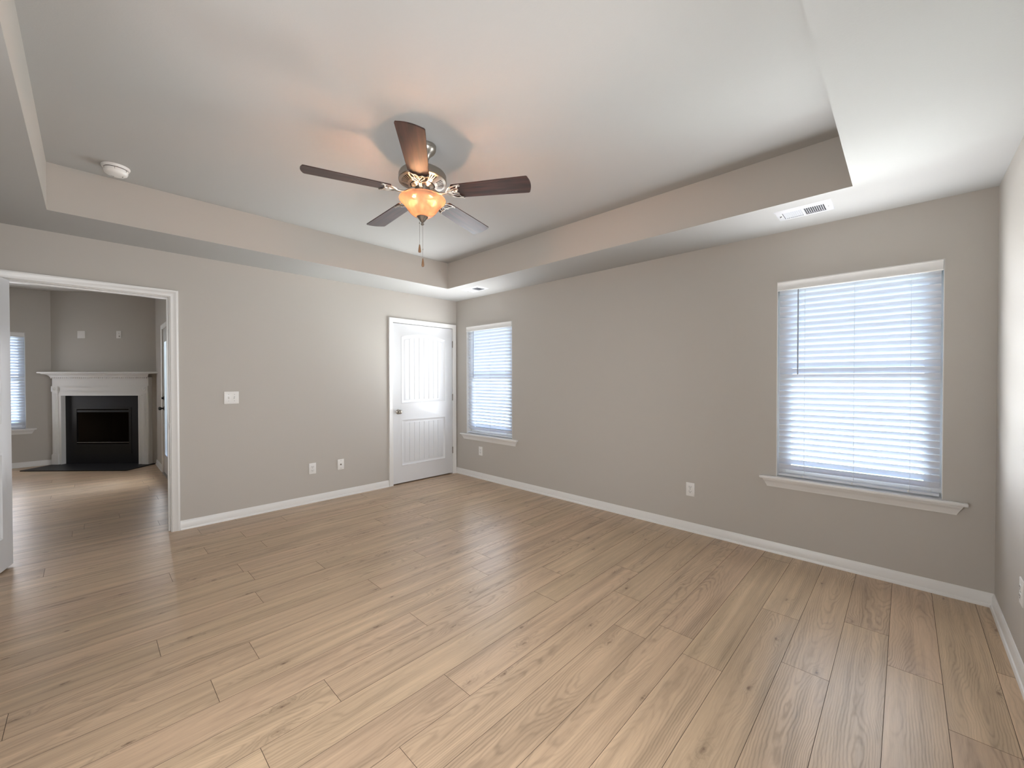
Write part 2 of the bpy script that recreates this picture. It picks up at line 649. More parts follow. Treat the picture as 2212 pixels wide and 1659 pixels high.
sA = (A_[0] - A_[1]) / S2
sB = (B_[0] - B_[1]) / S2
ss, zz_ = [sA, FB0, FB1, sB], [0, FBZ0, FBZ1, HL]
for i in range(3):
    for j in range(3):
        if (i, j) != (1, 1):
            mb.face([FS(ss[i], C0, zz_[j]), FS(ss[i + 1], C0, zz_[j]), FS(ss[i + 1], C0, zz_[j + 1]), FS(ss[i], C0, zz_[j + 1])])
tag(mb.build('wall_fireplace', WALL, recalc=False), kind='structure')

# ceilings
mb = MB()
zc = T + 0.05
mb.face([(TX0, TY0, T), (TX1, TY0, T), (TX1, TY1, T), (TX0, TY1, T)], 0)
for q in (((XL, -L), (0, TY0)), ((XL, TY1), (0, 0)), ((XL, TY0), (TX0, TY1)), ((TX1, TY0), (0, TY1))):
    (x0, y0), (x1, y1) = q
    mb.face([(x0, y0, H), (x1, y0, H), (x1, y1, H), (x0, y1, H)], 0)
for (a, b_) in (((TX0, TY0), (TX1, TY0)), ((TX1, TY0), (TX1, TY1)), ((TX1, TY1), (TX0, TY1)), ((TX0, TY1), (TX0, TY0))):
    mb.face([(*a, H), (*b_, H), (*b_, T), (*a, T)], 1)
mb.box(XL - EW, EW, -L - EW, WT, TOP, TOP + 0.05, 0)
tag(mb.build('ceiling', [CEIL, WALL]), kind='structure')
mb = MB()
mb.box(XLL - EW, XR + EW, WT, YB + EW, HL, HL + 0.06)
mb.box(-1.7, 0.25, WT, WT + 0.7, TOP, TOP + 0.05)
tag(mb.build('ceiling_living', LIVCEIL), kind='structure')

# ------------------------------------------------------------------ plank floor
PW, PL_ = 0.1792, 1.508
Y0 = -4.734
known = {-1: -1.388, 0: -1.075, 1: -0.78, 2: -1.391, 3: -0.937, 4: -1.653, 5: -1.508, 6: -1.672, 7: -1.362, 8: -1.03,
         9: -1.711, 10: -1.418, 11: -2.381, 12: -1.766, 13: -3.085, 14: -2.362, 15: -1.90, 16: -1.418, 17: -2.495}
rng = random.Random(11)
fv, ff, fm, fuv, fbo = [], [], [], [], []
FX0, FX1, FY0, FY1 = XLL - .1, 0.1, -L - 0.1, YB + 0.1


def board(x0, x1, y0, y1):
    cx, cyy = (x0 + x1) / 2, (y0 + y1) / 2
    rnd = (rng.random(), rng.random(), rng.random())
    g, dz = 0.0009, 0.0014
    X0, X1 = max(x0, FX0), min(x1, FX1)
    Y0_, Y1_ = max(y0, FY0), min(y1, FY1)
    if X1 - X0 < 0.004 or Y1_ - Y0_ < 0.004:
        return
    outer = [(X0, Y0_), (X1, Y0_), (X1, Y1_), (X0, Y1_)]
    inner = [(X0 + g, Y0_ + g), (X1 - g, Y0_ + g), (X1 - g, Y1_ - g), (X0 + g, Y1_ - g)]
    i = len(fv)
    fv.extend([(x, y, -dz) for x, y in outer] + [(x, y, 0.0) for x, y in inner])
    flip = rnd[0] > 0.5

    def uvof(p):
        q = ((p[0] - cx), (p[1] - cyy))
        return (-q[0], -q[1]) if flip else q
    polys = [((4, 5, 6, 7), 0), ((0, 1, 5, 4), 1), ((1, 2, 6, 5), 1), ((2, 3, 7, 6), 1), ((3, 0, 4, 7), 1)]
    for idx, mi in polys:
        ff.append(tuple(i + k for k in idx))
        fm.append(mi)
        fbo.append(rnd)
        for k in idx:
            fuv.append(uvof(fv[i + k]))


k0 = math.floor((FY0 - Y0) / PW) - 1
k1 = math.ceil((FY1 - Y0) / PW) + 1
for k in range(k0, k1):
    ya, yb = Y0 + k * PW, Y0 + (k + 1) * PW
    j = known.get(k, -rng.uniform(0, PL_))
    x = j
    while x < FX1:
        x += PL_
    while x > FX0:
        board(x - PL_, x, ya, yb)
        x -= PL_
me = bpy.data.meshes.new('floor')
me.from_pydata(fv, [], ff)
me.materials.append(OAK)
me.materials.append(GROOVE)
me.polygons.foreach_set('material_index', fm)
uvl = me.uv_layers.new(name='plank')
uvl.data.foreach_set('uv', [c for p in fuv for c in p])
at = me.attributes.new('board', 'FLOAT_VECTOR', 'FACE')
at.data.foreach_set('vector', [c for p in fbo for c in p])
me.update()
fo = bpy.data.objects.new('floor', me)
COL.objects.link(fo)
tag(fo, kind='structure')
mb = MB()
mb.box(FX0, FX1 + .1, FY0 - .1, FY1 + .1, -0.11, -0.012)
tag(mb.build('trim_subfloor', GROOVE), kind='structure')

# ------------------------------------------------------------------ baseboards
BBP = [(0.0, 0.0), (0.020, 0.0), (0.020, 0.008), (0.0165, 0.0165), (0.011, 0.019), (0.011, 0.055), (0.0095, 0.059), (0.0095, 0.065), (0.006, 0.071), (0.0035, 0.079), (0.0, 0.080)]


def baseboard(name, pts, normals):
    """pts: polyline of wall base points, normals: mitre offset direction at each point."""
    mb = MB()
    rows = []
    for p, n in zip(pts, normals):
        rows.append([(p[0] + n[0] * o, p[1] + n[1] * o, z) for o, z in BBP])
    mb.grid(rows, 0, False)
    mb.face(rows[0])
    mb.face(rows[-1])
    return tag(mb.build(name, TRIM), kind='structure')


baseboard('baseboard_back', [(DO[1] + .064, 0), (DC[0] - .062, 0)], [(0, -1), (0, -1)])
baseboard('baseboard_right', [(0, 0), (0, -L)], [(-1, -.3), (-1, 1)])
baseboard('baseboard_front', [(0, -L), (XL, -L)], [(-1, 1), (1, 1)])
baseboard('baseboard_left', [(XL, -L), (XL, 0)], [(1, 1), (1, -1)])
baseboard('baseboard_back_left', [(XL, 0), (DO[0] - .064, 0)], [(1, -1), (0, -1)])
baseboard('baseboard_living_back', [(XLL, YB), FS(-6.345, C0, 0)[:2]][:1] + [(C0 - YB, YB)], [(1, -1), (0.0, -1)])
baseboard('baseboard_living_right', [(XR, 3.9), (XR, DE[1] + .06)], [(-1, -1), (-1, 0)])
baseboard('baseboard_living_corner', [(XR, DE[0] - .06), (XR, WT)], [(-1, 0), (-1, 1)])


# ------------------------------------------------------------------ casings and doors
CASP = [(0.0, 0.0), (0.0, 0.009), (0.004, 0.0115), (0.008, 0.0100), (0.012, 0.0115), (0.036, 0.0135), (0.041, 0.0175), (0.045, 0.0185), (0.055, 0.0185), (0.057, 0.015), (0.057, 0.0)]


def casing(name, P, a, b_, top, parent, reveal=0.006):
    """P(u, depth, z) maps to world; casing on a wall face around an opening a..b_."""
    mb = MB()
    a2, b2, t2 = a - reveal, b_ + reveal, top + reveal
    rows = []
    rows.append([P(a2 - u, d, 0.0) for u, d in CASP])
    rows.append([P(a2 - u, d, t2 + u) for u, d in CASP])
    rows.append([P(b2 + u, d, t2 + u) for u, d in CASP])
    rows.append([P(b2 + u, d, 0.0) for u, d in CASP])
    mb.grid(rows, 0, False)
    mb.face(rows[0])
    mb.face(rows[-1])
    return mb.build(name, TRIM, parent)


def jamb(name, P, a, b_, top, d0, d1, parent, stop=None):
    mb = MB()

    def bx(u0, u1, e0, e1, z0, z1):
        p, q = P(u0, e0, z0), P(u1, e1, z1)
        mb.box(p[0], q[0], p[1], q[1], p[2], q[2])
    t = 0.004
    bx(a - t, a, d0, d1, 0, top + t)
    bx(b_, b_ + t, d0, d1, 0, top + t)
    bx(a, b_, d0, d1, top, top + t)
    if stop:
        s0, s1 = stop
        bx(a, a + .011, s0, s1, 0, top)
        bx(b_ - .011, b_, s0, s1, 0, top)
        bx(a + .011, b_ - .011, s0, s1, top - .011, top)
    return mb.build(name, TRIM, parent)


def arch_outline(x0, x1, z0, zs, za, d, n=14):
    """Panel outline inset by d: rectangle, its top an arch from shoulder height zs to apex za."""
    a, b_ = x0 + d, x1 - d
    pts = [(a, z0 + d), (b_, z0 + d)]
    xc, hw = (x0 + x1) / 2, (b_ - a) / 2
    for k in range(n + 1):
        x = b_ - (b_ - a) * k / n
        pts.append((x, zs - d + (za - zs) * (1 - ((x - xc) / hw) ** 2) * 1.0))
    return pts


def door_leaf(w, h, parent, name='door_panel', both=True, th=0.035, margin=0.112):
    """Two panel plank door, local x 0..w, y 0 (front) .. th (back), z 0..h."""
    mb = MB()
    px0, px1 = margin, w - margin
    panels = [(px0, px1, 1.004, 1.868, 1.920), (px0, px1, 0.208, 0.815, 0.8150001)]
    steps = [(0.0, 0.0), (0.006, 0.0035), (0.016, 0.0035), (0.024, -0.004), (0.036, -0.0095), (0.046, -0.0095), (0.054, -0.006)]
    for side in ((0, 1) if both else (0,)):
        def Y(dep):
            return -dep if side == 0 else th + dep
        outer = [(0, 0), (w, 0), (w, h), (0, h)]
        outs = [arch_outline(*p, 0.0) for p in panels]
        loops = [[Vector((x, 0, z)) for x, z in q] for q in [outer] + [list(reversed(o)) for o in outs]]
        flat = [p for lp in loops for p in lp]
        for tri in tessellate_polygon([[Vector((p.x, p.z, 0)) for p in lp] for lp in loops]):
            mb.face([(flat[i].x, Y(0), flat[i].z) for i in tri])
        for p in panels:
            rows = []
            for ins, dep in steps:
                rows.append([(x, Y(dep), z) for x, z in arch_outline(*p, ins)])
            mb.grid(rows, 0, False, True)
            # planked field
            ins = steps[-1][0]
            a, b_ = p[0] + ins, p[1] - ins
            xc, hw = (a + b_) / 2, (b_ - a) / 2
            gs = [a + (b_ - a) * k / 8 for k in range(1, 8)]
            xs = [(a, -.006), (b_, -.006)]
            for g in gs:
                xs += [(g - .004, -.006), (g, -.0105), (g + .004, -.006)]
            for k in range(8):
                for q in (.33, .66):
                    xs.append((a + (b_ - a) * (k + q) / 8, -.006))
            xs.sort()
            zb = p[2] + ins

            def zt(x):
                # follow the same polyline as the outline
                n = 14
                t = (b_ - x) / (b_ - a) * n
                k = min(int(t), n - 1)
                f_ = t - k

                def zz(kk):
                    xx = b_ - (b_ - a) * kk / n
                    return p[3] - ins + (p[4] - p[3]) * (1 - ((xx - xc) / hw) ** 2)
                return zz(k) * (1 - f_) + zz(k + 1) * f_
            for (xa, da), (xb, db) in zip(xs, xs[1:]):
                mb.face([(xa, Y(da), zb), (xb, Y(db), zb), (xb, Y(db), zt(xb)), (xa, Y(da), zt(xa))])
    if not both:
        mb.face([(0, th, 0), (w, th, 0), (w, th, h), (0, th, h)])
    mb.face([(0, 0, 0), (w, 0, 0), (w, th, 0), (0, th, 0)])
    mb.face([(0, 0, h), (w, 0, h), (w, th, h), (0, th, h)])
    mb.face([(0, 0, 0), (0, th, 0), (0, th, h), (0, 0, h)])
    mb.face([(w, 0, 0), (w, th, 0), (w, th, h), (w, 0, h)])
    return mb.build(name, DOORP, parent)


KNOBP = [(0.0, 0.0), (0.031, 0.0), (0.032, 0.004), (0.028, 0.008), (0.014, 0.011), (0.011, 0.020), (0.012, 0.028), (0.021, 0.034), (0.0265, 0.043), (0.0265, 0.052), (0.021, 0.060), (0.010, 0.064), (0.0, 0.0645)]


def P_back(u, d, z):
    return (u, -d, z)


def P_back2(u, d, z):
    return (u, WT + d, z)


def P_right(u, d, z):
    return (XR - d, u, z)


# doorway with the open bedroom door
door1 = empty('door_1', ((DO[0] + DO[1]) / 2, 0, 0), kind='structure')


def kid(o, parent):
    """parent a mesh built in world coordinates under an empty"""
    o.parent = parent
    o.matrix_parent_inverse = Matrix.Translation(-Vector(parent.location))
    return o


def mkkid(o, par):
    o.parent = par
    bpy.context.view_layer.update()
    o.matrix_parent_inverse = par.matrix_world.inverted()
    return o


bpy.context.view_layer.update()
mkkid(casing('door_casing', P_back, DO[0], DO[1], DO[2], None), door1)
mkkid(casing('door_casing', P_back2, DO[0], DO[1], DO[2], None), door1)
mkkid(jamb('door_jamb', P_back, DO[0], DO[1], DO[2], 0.0, -WT, None, stop=(-0.040, -0.075)), door1)
mb = MB()
mb.box(DO[1] - .0015, DO[1] + .001, 0.008, 0.036, 0.895, 0.955, 0)
mb.box(DO[1] - .0018, DO[1] + .001, 0.014, 0.030, 0.910, 0.940, 1)
mkkid(mb.build('strike_plate', [NICKEL, SLOT]), door1)
leaf = empty('door_leaf', (0, 0, 0))
leaf.parent = door1
lx, ly = -4.058, 0.000
leaf.rotation_euler = (0, 0, radians(-103.8))
lw = 0.915
# door built with the hinge at local x=0; local y 0..th is the leaf; swing into the room
leaf.location = Vector((lx, ly, 0.012)) - door1.location
lf = door_leaf(lw, 2.024, leaf, margin=0.128)
mb = MB()
mb.lathe(KNOBP, (lw - 0.070, 0, 0.905), 24, axis='y')
mb.build('door_knob', NICKEL, leaf)
mb = MB()
mb.lathe([(r, -h) for r, h in KNOBP], (lw - 0.070, 0.035, 0.905), 24, axis='y')
mb.build('door_knob', NICKEL, leaf)
for hz in (0.305, 1.06, 1.805):
    mb = MB()
    mb.tube([(-0.004, 0.004 - 0.008, hz), (-0.004, 0.004 - 0.008, hz + .09)], 0.0055, 10)
    mb.build('hinge', NICKEL, leaf)

# closet door
door2 = empty('door_2', ((DC[0] + DC[1]) / 2, 0, 0), kind='structure')
mkkid(casing('door_casing', P_back, DC[0], DC[1], DC[2], None, 0.0), door2)
mkkid(jamb('door_jamb', P_back, DC[0], DC[1], DC[2], 0.0, -WT, None, stop=(-0.040, -0.075)), door2)
lf = door_leaf(DC[1] - DC[0] - 0.006, 2.024, None, both=False)
lf.location = (DC[0] + .003, 0.002, 0.014)
mkkid(lf, door2)
mb = MB()
mb.lathe(KNOBP, (-0.926, 0.002, 0.922), 32, axis='y')
mkkid(mb.build('door_knob', NICKEL), door2)
for hz in (0.29, 1.035, 1.78):
    mb = MB()
    mb.tube([(DC[1] + .001, -0.007, hz), (DC[1] + .001, -0.007, hz + .09)], 0.006, 10)
    mb.tube([(DC[1] + .001, -0.007, hz - .004), (DC[1] + .001, -0.007, hz)], 0.0045, 8)
    mb.box(DC[1] - .002, DC[1] + .012, -0.004, 0.001, hz, hz + .09)
    mkkid(mb.build('hinge', NICKEL_D), door2)

# exterior glass door of the living room
door3 = empty('door_3', (XR, (DE[0] + DE[1]) / 2, 0), kind='structure')
mkkid(casing('door_casing', P_right, DE[0], DE[1], DE[2], None), door3)
mb = MB()
mb.box(XR - .0, XR + EW, DE[0] - .004, DE[0], 0, DE[2])
mb.box(XR - .0, XR + EW, DE[1], DE[1] + .004, 0, DE[2])
mb.box(XR - .0, XR + EW, DE[0], DE[1], DE[2], DE[2] + .004)
mkkid(mb.build('door_jamb', TRIM), door3)
mb = MB()
GY0, GY1, GZ0, GZ1 = DE[0] + .16, DE[1] - .16, 0.27, 1.87
ex0, ex1 = XR + .004, XR + .048
mb.box(ex0, ex1, DE[0], GY0, 0.012, DE[2] - .003)
mb.box(ex0, ex1, GY1, DE[1], 0.012, DE[2] - .003)
mb.box(ex0, ex1, GY0, GY1, 0.012, GZ0)
mb.box(ex0, ex1, GY0, GY1, GZ1, DE[2] - .003)
for y0, y1, z0, z1 in ((GY0 - .02, GY0 + .012, GZ0 - .02, GZ1 + .02), (GY1 - .012, GY1 + .02, GZ0 - .02, GZ1 + .02),
                       (GY0 + .012, GY1 - .012, GZ0 - .02, GZ0 + .012), (GY0 + .012, GY1 - .012, GZ1 - .012, GZ1 + .02)):
    mb.box(ex0 - .008, ex0, y0, y1, z0, z1)
mkkid(mb.build('door_panel', DOORP), door3)
mb = MB()
mb.box(ex0 + .018, ex0 + .024, GY0, GY1, GZ0, GZ1)
mkkid(mb.build('door_glass', PANE), door3)
mb = MB()
mb.lathe([(r * .95, h * 1.05) for r, h in KNOBP], (ex0, DE[1] - .07, 0.925), 24, axis='x')
mkkid(mb.build('door_knob', BLACKM), door3)
mb = MB()
mb.lathe([(0, 0), (.028, 0), (.028, .008), (.018, .012), (0.0, .012)], (ex0, DE[1] - .07, 1.07), 24, axis='x')
mb.box(ex0 - .030, ex0 - .010, DE[1] - .075, DE[1] - .065, 1.055, 1.085)
mkkid(mb.build('deadbolt', BLACKM), door3)
mb = MB()
mb.box(XR - .02, XR + EW, DE[0], DE[1], 0.0, 0.010)
mkkid(mb.build('threshold', GREYSCREW), door3)


# ------------------------------------------------------------------ windows + blinds (built facing -x, wall face at x=0, y range 0..w)
def make_window(idx, w, z0, z1, loc, rz):
    """local frame: wall face x=0, room towards -x, opening y -w/2..w/2."""
    e = empty('window_%d' % idx, loc, rz, kind='structure')
    hw = w / 2
    mb = MB()
    fx0, fx1 = 0.072, 0.135
    t = 0.045
    mb.box(fx0, fx1, -hw, -hw + t, z0, z1, bev=.002)
    mb.box(fx0, fx1, hw - t, hw, z0, z1, bev=.002)
    mb.box(fx0, fx1, -hw + t, hw - t, z0, z0 + t, bev=.002)
    mb.box(fx0, fx1, -hw + t, hw - t, z1 - t, z1, bev=.002)
    mb.build('window_frame', VINYL, e)
    zm = (z0 + z1) / 2 + 0.01
    for nm, xa, xb, za, zb in (('upper_sash', .104, .128, zm - .02, z1 - t), ('lower_sash', .078, .102, z0 + t, zm + .02)):
        mb = MB()
        s_ = 0.036
        mb.box(xa, xb, -hw + t, -hw + t + s_, za, zb)
        mb.box(xa, xb, hw - t - s_, hw - t, za, zb)
        mb.box(xa, xb, -hw + t + s_, hw - t - s_, za, za + s_)
        mb.box(xa, xb, -hw + t + s_, hw - t - s_, zb - s_, zb)
        so = mb.build(nm, VINYL, e)
        mb = MB()
        mb.box((xa + xb) / 2 - .002, (xa + xb) / 2 + .002, -hw + t + s_, hw - t - s_, za + s_, zb - s_)
        mb.build('pane', PANE, so)
    # painted reveal lining
    mb = MB()
    mb.box(0.0, fx0, -hw, -hw + .003, z0, z1)
    mb.box(0.0, fx0, hw - .003, hw, z0, z1)
    mb.box(0.0, fx0, -hw, hw, z1 - .003, z1)
    mb.build('reveal', TRIM, e)
    # stool with rounded nose and horns, apron with returned ends
    mb = MB()
    mb.box(-0.044, 0.0, -hw - .106, hw + .106, z0 - .022, z0, bev=.007)
    mb.box(-0.012, 0.1355, -hw + .0002, hw - .0002, z0 - .0205, z0 - .0004)
    mb.build('window_sill', TRIM, e)
    mb = MB()
    ap = [(0.0, 0.0), (0.030, 0.0), (0.030, 0.006), (0.026, 0.014), (0.019, 0.020), (0.015, 0.030), (0.012, 0.044), (0.008, 0.050), (0.008, 0.060), (0.0, 0.062)]
    ztop = z0 - .022
    rows = []
    for sgn in (-1, 1):
        rows.append([(-d, sgn * (hw + .086 - k * .45), ztop - k) for d, k in ap])
    mb.grid(rows, 0, False)
    mb.face(rows[0])
    mb.face(rows[1])
    mb.build('apron', TRIM, e)
    return e


def make_blind(w, z0, z1, loc, rz, label, wand_y, cords):
    e = empty('window_blind', loc, rz, label=label, cat='blind')
    hw = w / 2 - 0.006
    # valance and headrail
    mb = MB()
    prof = [(0.0, z1 - .004), (-.012, z1 - .004), (-.013, z1 - .010), (-.010, z1 - .014), (-.010, z1 - .060), (-.013, z1 - .064), (-.011, z1 - .070), (-.004, z1 - .070), (-.004, z1 - .010), (0.0, z1 - .010)]
    rows = [[(x, y, z) for x, z in prof] for y in (-hw - .001, hw + .001)]
    mb.grid(rows, 0, False, True)
    mb.face(rows[0])
    mb.face(rows[1])
    mb.build('valance', TRIM, e)
    mb = MB()
    mb.box(0.006, 0.060, -hw, hw, z1 - .052, z1 - .004, bev=.002)
    mb.build('headrail', TRIM, e)
    # slats
    mb = MB()
    xs = 0.034
    tilt = radians(56)
    top, bot = z1 - .080, z0 + .075
    n = int(round((top - bot) / 0.0430)) + 1
    p = (top - bot) / (n - 1)
    sw = 0.0485
    for i in range(n):
        zc_ = top - i * p
        rows = []
        for side in (1, -1):
            for k in range(5):
                q = -1 + 2 * k / 4 if side == 1 else 1 - 2 * k / 4
                cr = 0.0030 * (1 - q * q)
                # local: along slat width a (room edge +), normal b
                a = q * sw / 2
                b_ = cr + side * 0.0011
                x = xs - a * cos(tilt) - b_ * sin(tilt) * -1 * -1
                z = zc_ + a * sin(tilt) - b_ * cos(tilt)
                rows.append((x, z))
        ring = rows
        y0, y1 = -hw + .006, hw - .006
        mb.grid([[(x, y0, z) for x, z in ring], [(x, y1, z) for x, z in ring]], 0, True, True)
        mb.face([(x, y0, z) for x, z in ring])
        mb.face([(x, y1, z) for x, z in ring])
    so = mb.build('slats', BLIND, e)
    mb = MB()
    mb.box(xs - .024, xs + .024, -hw + .006, hw - .006, z0 + .010, z0 + .026, bev=.004)
    br = mb.build('bottom_rail', BLIND, e)
    for cyy in cords:
        mb = MB()
        for dx in (-.0155, .0160):
            mb.tube([(xs + dx, cyy, z0 + .02), (xs + dx, cyy, z1 - .055)], 0.0008, 5)
        for i in range(n):
            zc_ = top - i * p
            mb.tube([(xs - .0155, cyy, zc_ + .012), (xs + .016, cyy, zc_ - .034)], 0.0006, 4)
        mb.build('ladder_cord', CORD, e)
        mb = MB()
        mb.lathe([(0.0, .012), (.004, .010), (.005, 0.0), (.003, -.004), (0, -.004)], (xs - .026, cyy + .006, z0 + .018), 10)
        mb.build('cord_knob', PLATE, br)
    mb = MB()
    mb.tube([(-.004, wand_y, z1 - .074), (-.006, wand_y, z1 - .70)], 0.0042, 8)
    mb.tube([(.010, wand_y, z1 - .060), (-.004, wand_y, z1 - .074)], 0.0018, 6)
    mb.build('tilt_wand', WANDM, e)
    return e


# right wall windows
w1c = (W1[0] + W1[1]) / 2
make_window(1, W1[1] - W1[0], W1[2], W1[3], (0, w1c, 0), 0)
make_blind(W1[1] - W1[0], W1[2], W1[3], (0, w1c, 0), 0,
           'white slatted blind on the large near window beside the front corner', -4.0355 - w1c, [-4.073 - w1c, -4.353 - w1c, -4.632 - w1c])
w2c = (W2[0] + W2[1]) / 2
make_window(2, W2[1] - W2[0], W2[2], W2[3], (0, w2c, 0), 0)
make_blind(W2[1] - W2[0], W2[2], W2[3], (0, w2c, 0), 0,
           'white slatted blind on the far window next to the closet door', -0.375 - w2c, [-0.40 - w2c, -0.68 - w2c, -0.97 - w2c])
# living room window, facing -y: rotate local -x to world -y  (rz = +90deg)
w3c = (W3[0] + W3[1]) / 2
make_window(3, W3[1] - W3[0], W3[2], W3[3], (w3c, YB, 0), radians(90))
make_blind(W3[1] - W3[0], W3[2], W3[3], (w3c, YB, 0), radians(90),
           'white slatted blind on the living room window left of the fireplace', 0.30, [-0.28, 0.0, 0.28])


# ------------------------------------------------------------------ wall plates
def plate_mesh(w, h, ny=0):
    mb = MB()
    mb.box(-w / 2, w / 2, -0.006, 0.0, -h / 2, h / 2, bev=.0025)
    return mb


def outlet(name, loc, rz, label, group=None):
    e = empty(name, loc, rz, label=label, cat='outlet', group=group)
    mb = plate_mesh(.072, .117)
    mb.lathe([(0, .0075), (.003, .0072), (.003, .005)], (0, 0, 0), 10, axis='y', mi=1)
    mb.build('cover_plate', [PLATE, GREYSCREW], e)
    for zz in (.0195, -.0195):
        mb = MB()
        mb.box(-.016, .016, -.0085, -.004, zz - .0135, zz + .0135, bev=.004)
        r = mb.build('receptacle', PLATE, e)
        mb = MB()
        mb.box(-.0085, -.0058, -.0092, -.008, zz - .001, zz + .008)
        mb.box(.0058, .0085, -.0092, -.008, zz - .001, zz + .007)
        mb.lathe([(0, .0092), (.0028, .0092), (.0028, .008)], (0, 0, zz - .007), 10, axis='y')
        mb.build('slot', SLOT, r)
    return e


outlet('wall_outlet', (-1.967, 0, .369), 0, 'white double outlet low on the back wall, left of the cable plate')
outlet('wall_outlet', (0, -3.264, .368), radians(-90), 'white double outlet low on the right wall, left of the large window')
outlet('wall_outlet', (0, -.520, .371), radians(-90), 'white double outlet under the narrow far window beside the closet door')
outlet('wall_outlet', (-.775, -L, .382), radians(180), 'white double outlet on the front wall, cut off by the right edge of the view')
e = empty('cable_plate', (-1.661, 0, .368), label='white cable jack plate low on the back wall, nearest the closet door', cat='wall plate')
mb = plate_mesh(.072, .117)
for zz in (.042, -.042):
    mb.lathe([(0, .0075), (.003, .0072), (.003, .005)], (0, 0, zz), 10, axis='y', mi=1)
mb.build('cover_plate', [PLATE, GREYSCREW], e)
mb = MB()
mb.lathe([(0, .016), (.0030, .016), (.0045, .0155), (.0045, .008), (.0085, .008), (.0085, .005)], (0, 0, 0), 14, axis='y')
mb.build('coax_jack', NICKEL_D, e)


def switch_plate(loc, rz, label, toggles, w=None, group=None):
    w = w or (.072 + .046 * (len(toggles) - 1))
    e = empty('switch_plate', loc, rz, label=label, cat='light switch')
    mb = plate_mesh(w, .117)
    n = len(toggles)
    for k in range(n):
        cx_ = (k - (n - 1) / 2) * .046
        for zz in (.030, -.030):
            mb.lathe([(0, .0075), (.003, .0072), (.003, .005)], (cx_, 0, zz), 10, axis='y', mi=1)
        mb.box(cx_ - .0055, cx_ + .0055, -.0065, -.005, -.012, .012, mi=1)
    mb.build('cover_plate', [PLATE, GREYSCREW], e)
    for k, up_ in enumerate(toggles):
        cx_ = (k - (n - 1) / 2) * .046
        mb = MB()
        s_ = 1 if up_ else -1
        P = [(-.006, 0), (-.006, .008 * s_), (-.019, .014 * s_), (-.020, .008 * s_), (-.008, -.006 * s_)]
        rows = [[(x, y, z) for y, z in P] for x in (cx_ - .0042, cx_ + .0042)]
        mb.grid(rows, 0, False, True)
        mb.face(rows[0])
        mb.face(rows[1])
        mb.build('toggle', PLATE, e)
    return e


switch_plate((-2.698, 0, 1.158), 0, 'white two-gang switch plate on the back wall, right of the doorway', [True, False], w=.118)

# plates above the fireplace (on the diagonal wall, facing the camera)
q = FS(-5.955, C0, 2.041)
e = empty('blank_plate', q, radians(-45), label='white square cover plate high above the mantel, the left one of two', cat='wall plate')
mb = plate_mesh(.118, .117)
mb.build('cover_plate', PLATE, e)
q = FS(-5.375, C0, 2.041)
e = empty('media_plate', q, radians(-45), label='white narrow outlet and cable plate high above the mantel, on the right', cat='outlet')
mb = plate_mesh(.075, .117)
mb.build('cover_plate', PLATE, e)
mb = MB()
mb.box(-.004, .016, -.0085, -.004, .006, .032, bev=.002)
rr_ = mb.build('receptacle', PLATE, e)
mb = MB()
mb.box(.000, .002, -.0095, -.008, .014, .024)
mb.box(.009, .011, -.0095, -.008, .014, .024)
mb.build('slot', SLOT, rr_)
mb = MB()
mb.lathe([(0, .014), (.004, .014), (.006, .008), (.009, .008), (.009, .005)], (.010, 0, -.026), 14, axis='y')
mb.build('coax_jack', NICKEL, e)


# ------------------------------------------------------------------ ceiling vents
def make_vent(loc, label):
    """long side along y, mounted on the soffit; origin at the ceiling surface"""
    e = empty('ceiling_vent', loc, label=label, cat='vent', group=None)
    hx, hy = 0.101, 0.151
    mb = MB()
    ix, iy = 0.062, 0.112
    # sloped frame
    o = [(-hx, -hy), (hx, -hy), (hx, hy), (-hx, hy)]
    m1 = [(-hx + .006, -hy + .006), (hx - .006, -hy + .006), (hx - .006, hy - .006), (-hx + .006, hy - .006)]
    i_ = [(-ix, -iy), (ix, -iy), (ix, iy), (-ix, iy)]
    mb.grid([[(x, y, 0) for x, y in o], [(x, y, -.004) for x, y in m1], [(x, y, -.008) for x, y in i_], [(x, y, 0.0) for x, y in i_]], 0, False, True)
    for yy in (-hy + .022, hy - .022):
        mb.lathe([(0, -.0085), (.004, -.0075), (.004, -.004)], (0, yy, 0), 10, mi=1)
    mb.build('vent_frame', [VENT, GREYSCREW], e)
    mb = MB()
    mb.box(-ix, ix, -iy, iy, -.0012, -.0002)
    mb.build('damper', DARKVOID, e)
    mb = MB()
    n = 20
    for k in range(n):
        yc = -iy + .009 + (2 * iy - .018) * k / (n - 1)
        if abs(yc) < .004:
            continue
        s_ = -1 if yc > 0 else 1
        a = radians(42) * s_
        dy, dz = .0052 * sin(a), .0052 * cos(a)
        mb.face([(-ix, yc - dy, -.0062 - dz * .5), (ix, yc - dy, -.0062 - dz * .5), (ix, yc + dy, -.0062 + dz), (-ix, yc + dy, -.0062 + dz)])
        mb.face([(-ix, yc - dy + .0008, -.0062 - dz * .5), (ix, yc - dy + .0008, -.0062 - dz * .5), (ix, yc + dy + .0008, -.0062 + dz), (-ix, yc + dy + .0008, -.0062 + dz)])
    mb.box(-ix, ix, -.005, .005, -.009, -.001)
    mb.build('louvers', VENT, e)
    mb = MB()
    mb.tube([(-.004, iy + .010, -.006), (-.004, iy + .018, -.014)], .0022, 6)
    mb.build('damper_lever', GREYSCREW, e)
    return e


make_vent((-0.362, -4.119, H), 'white metal ceiling register on the soffit above the large near window')
make_vent((-0.345, -0.806, H), 'white metal ceiling register on the soffit in the far corner by the closet')

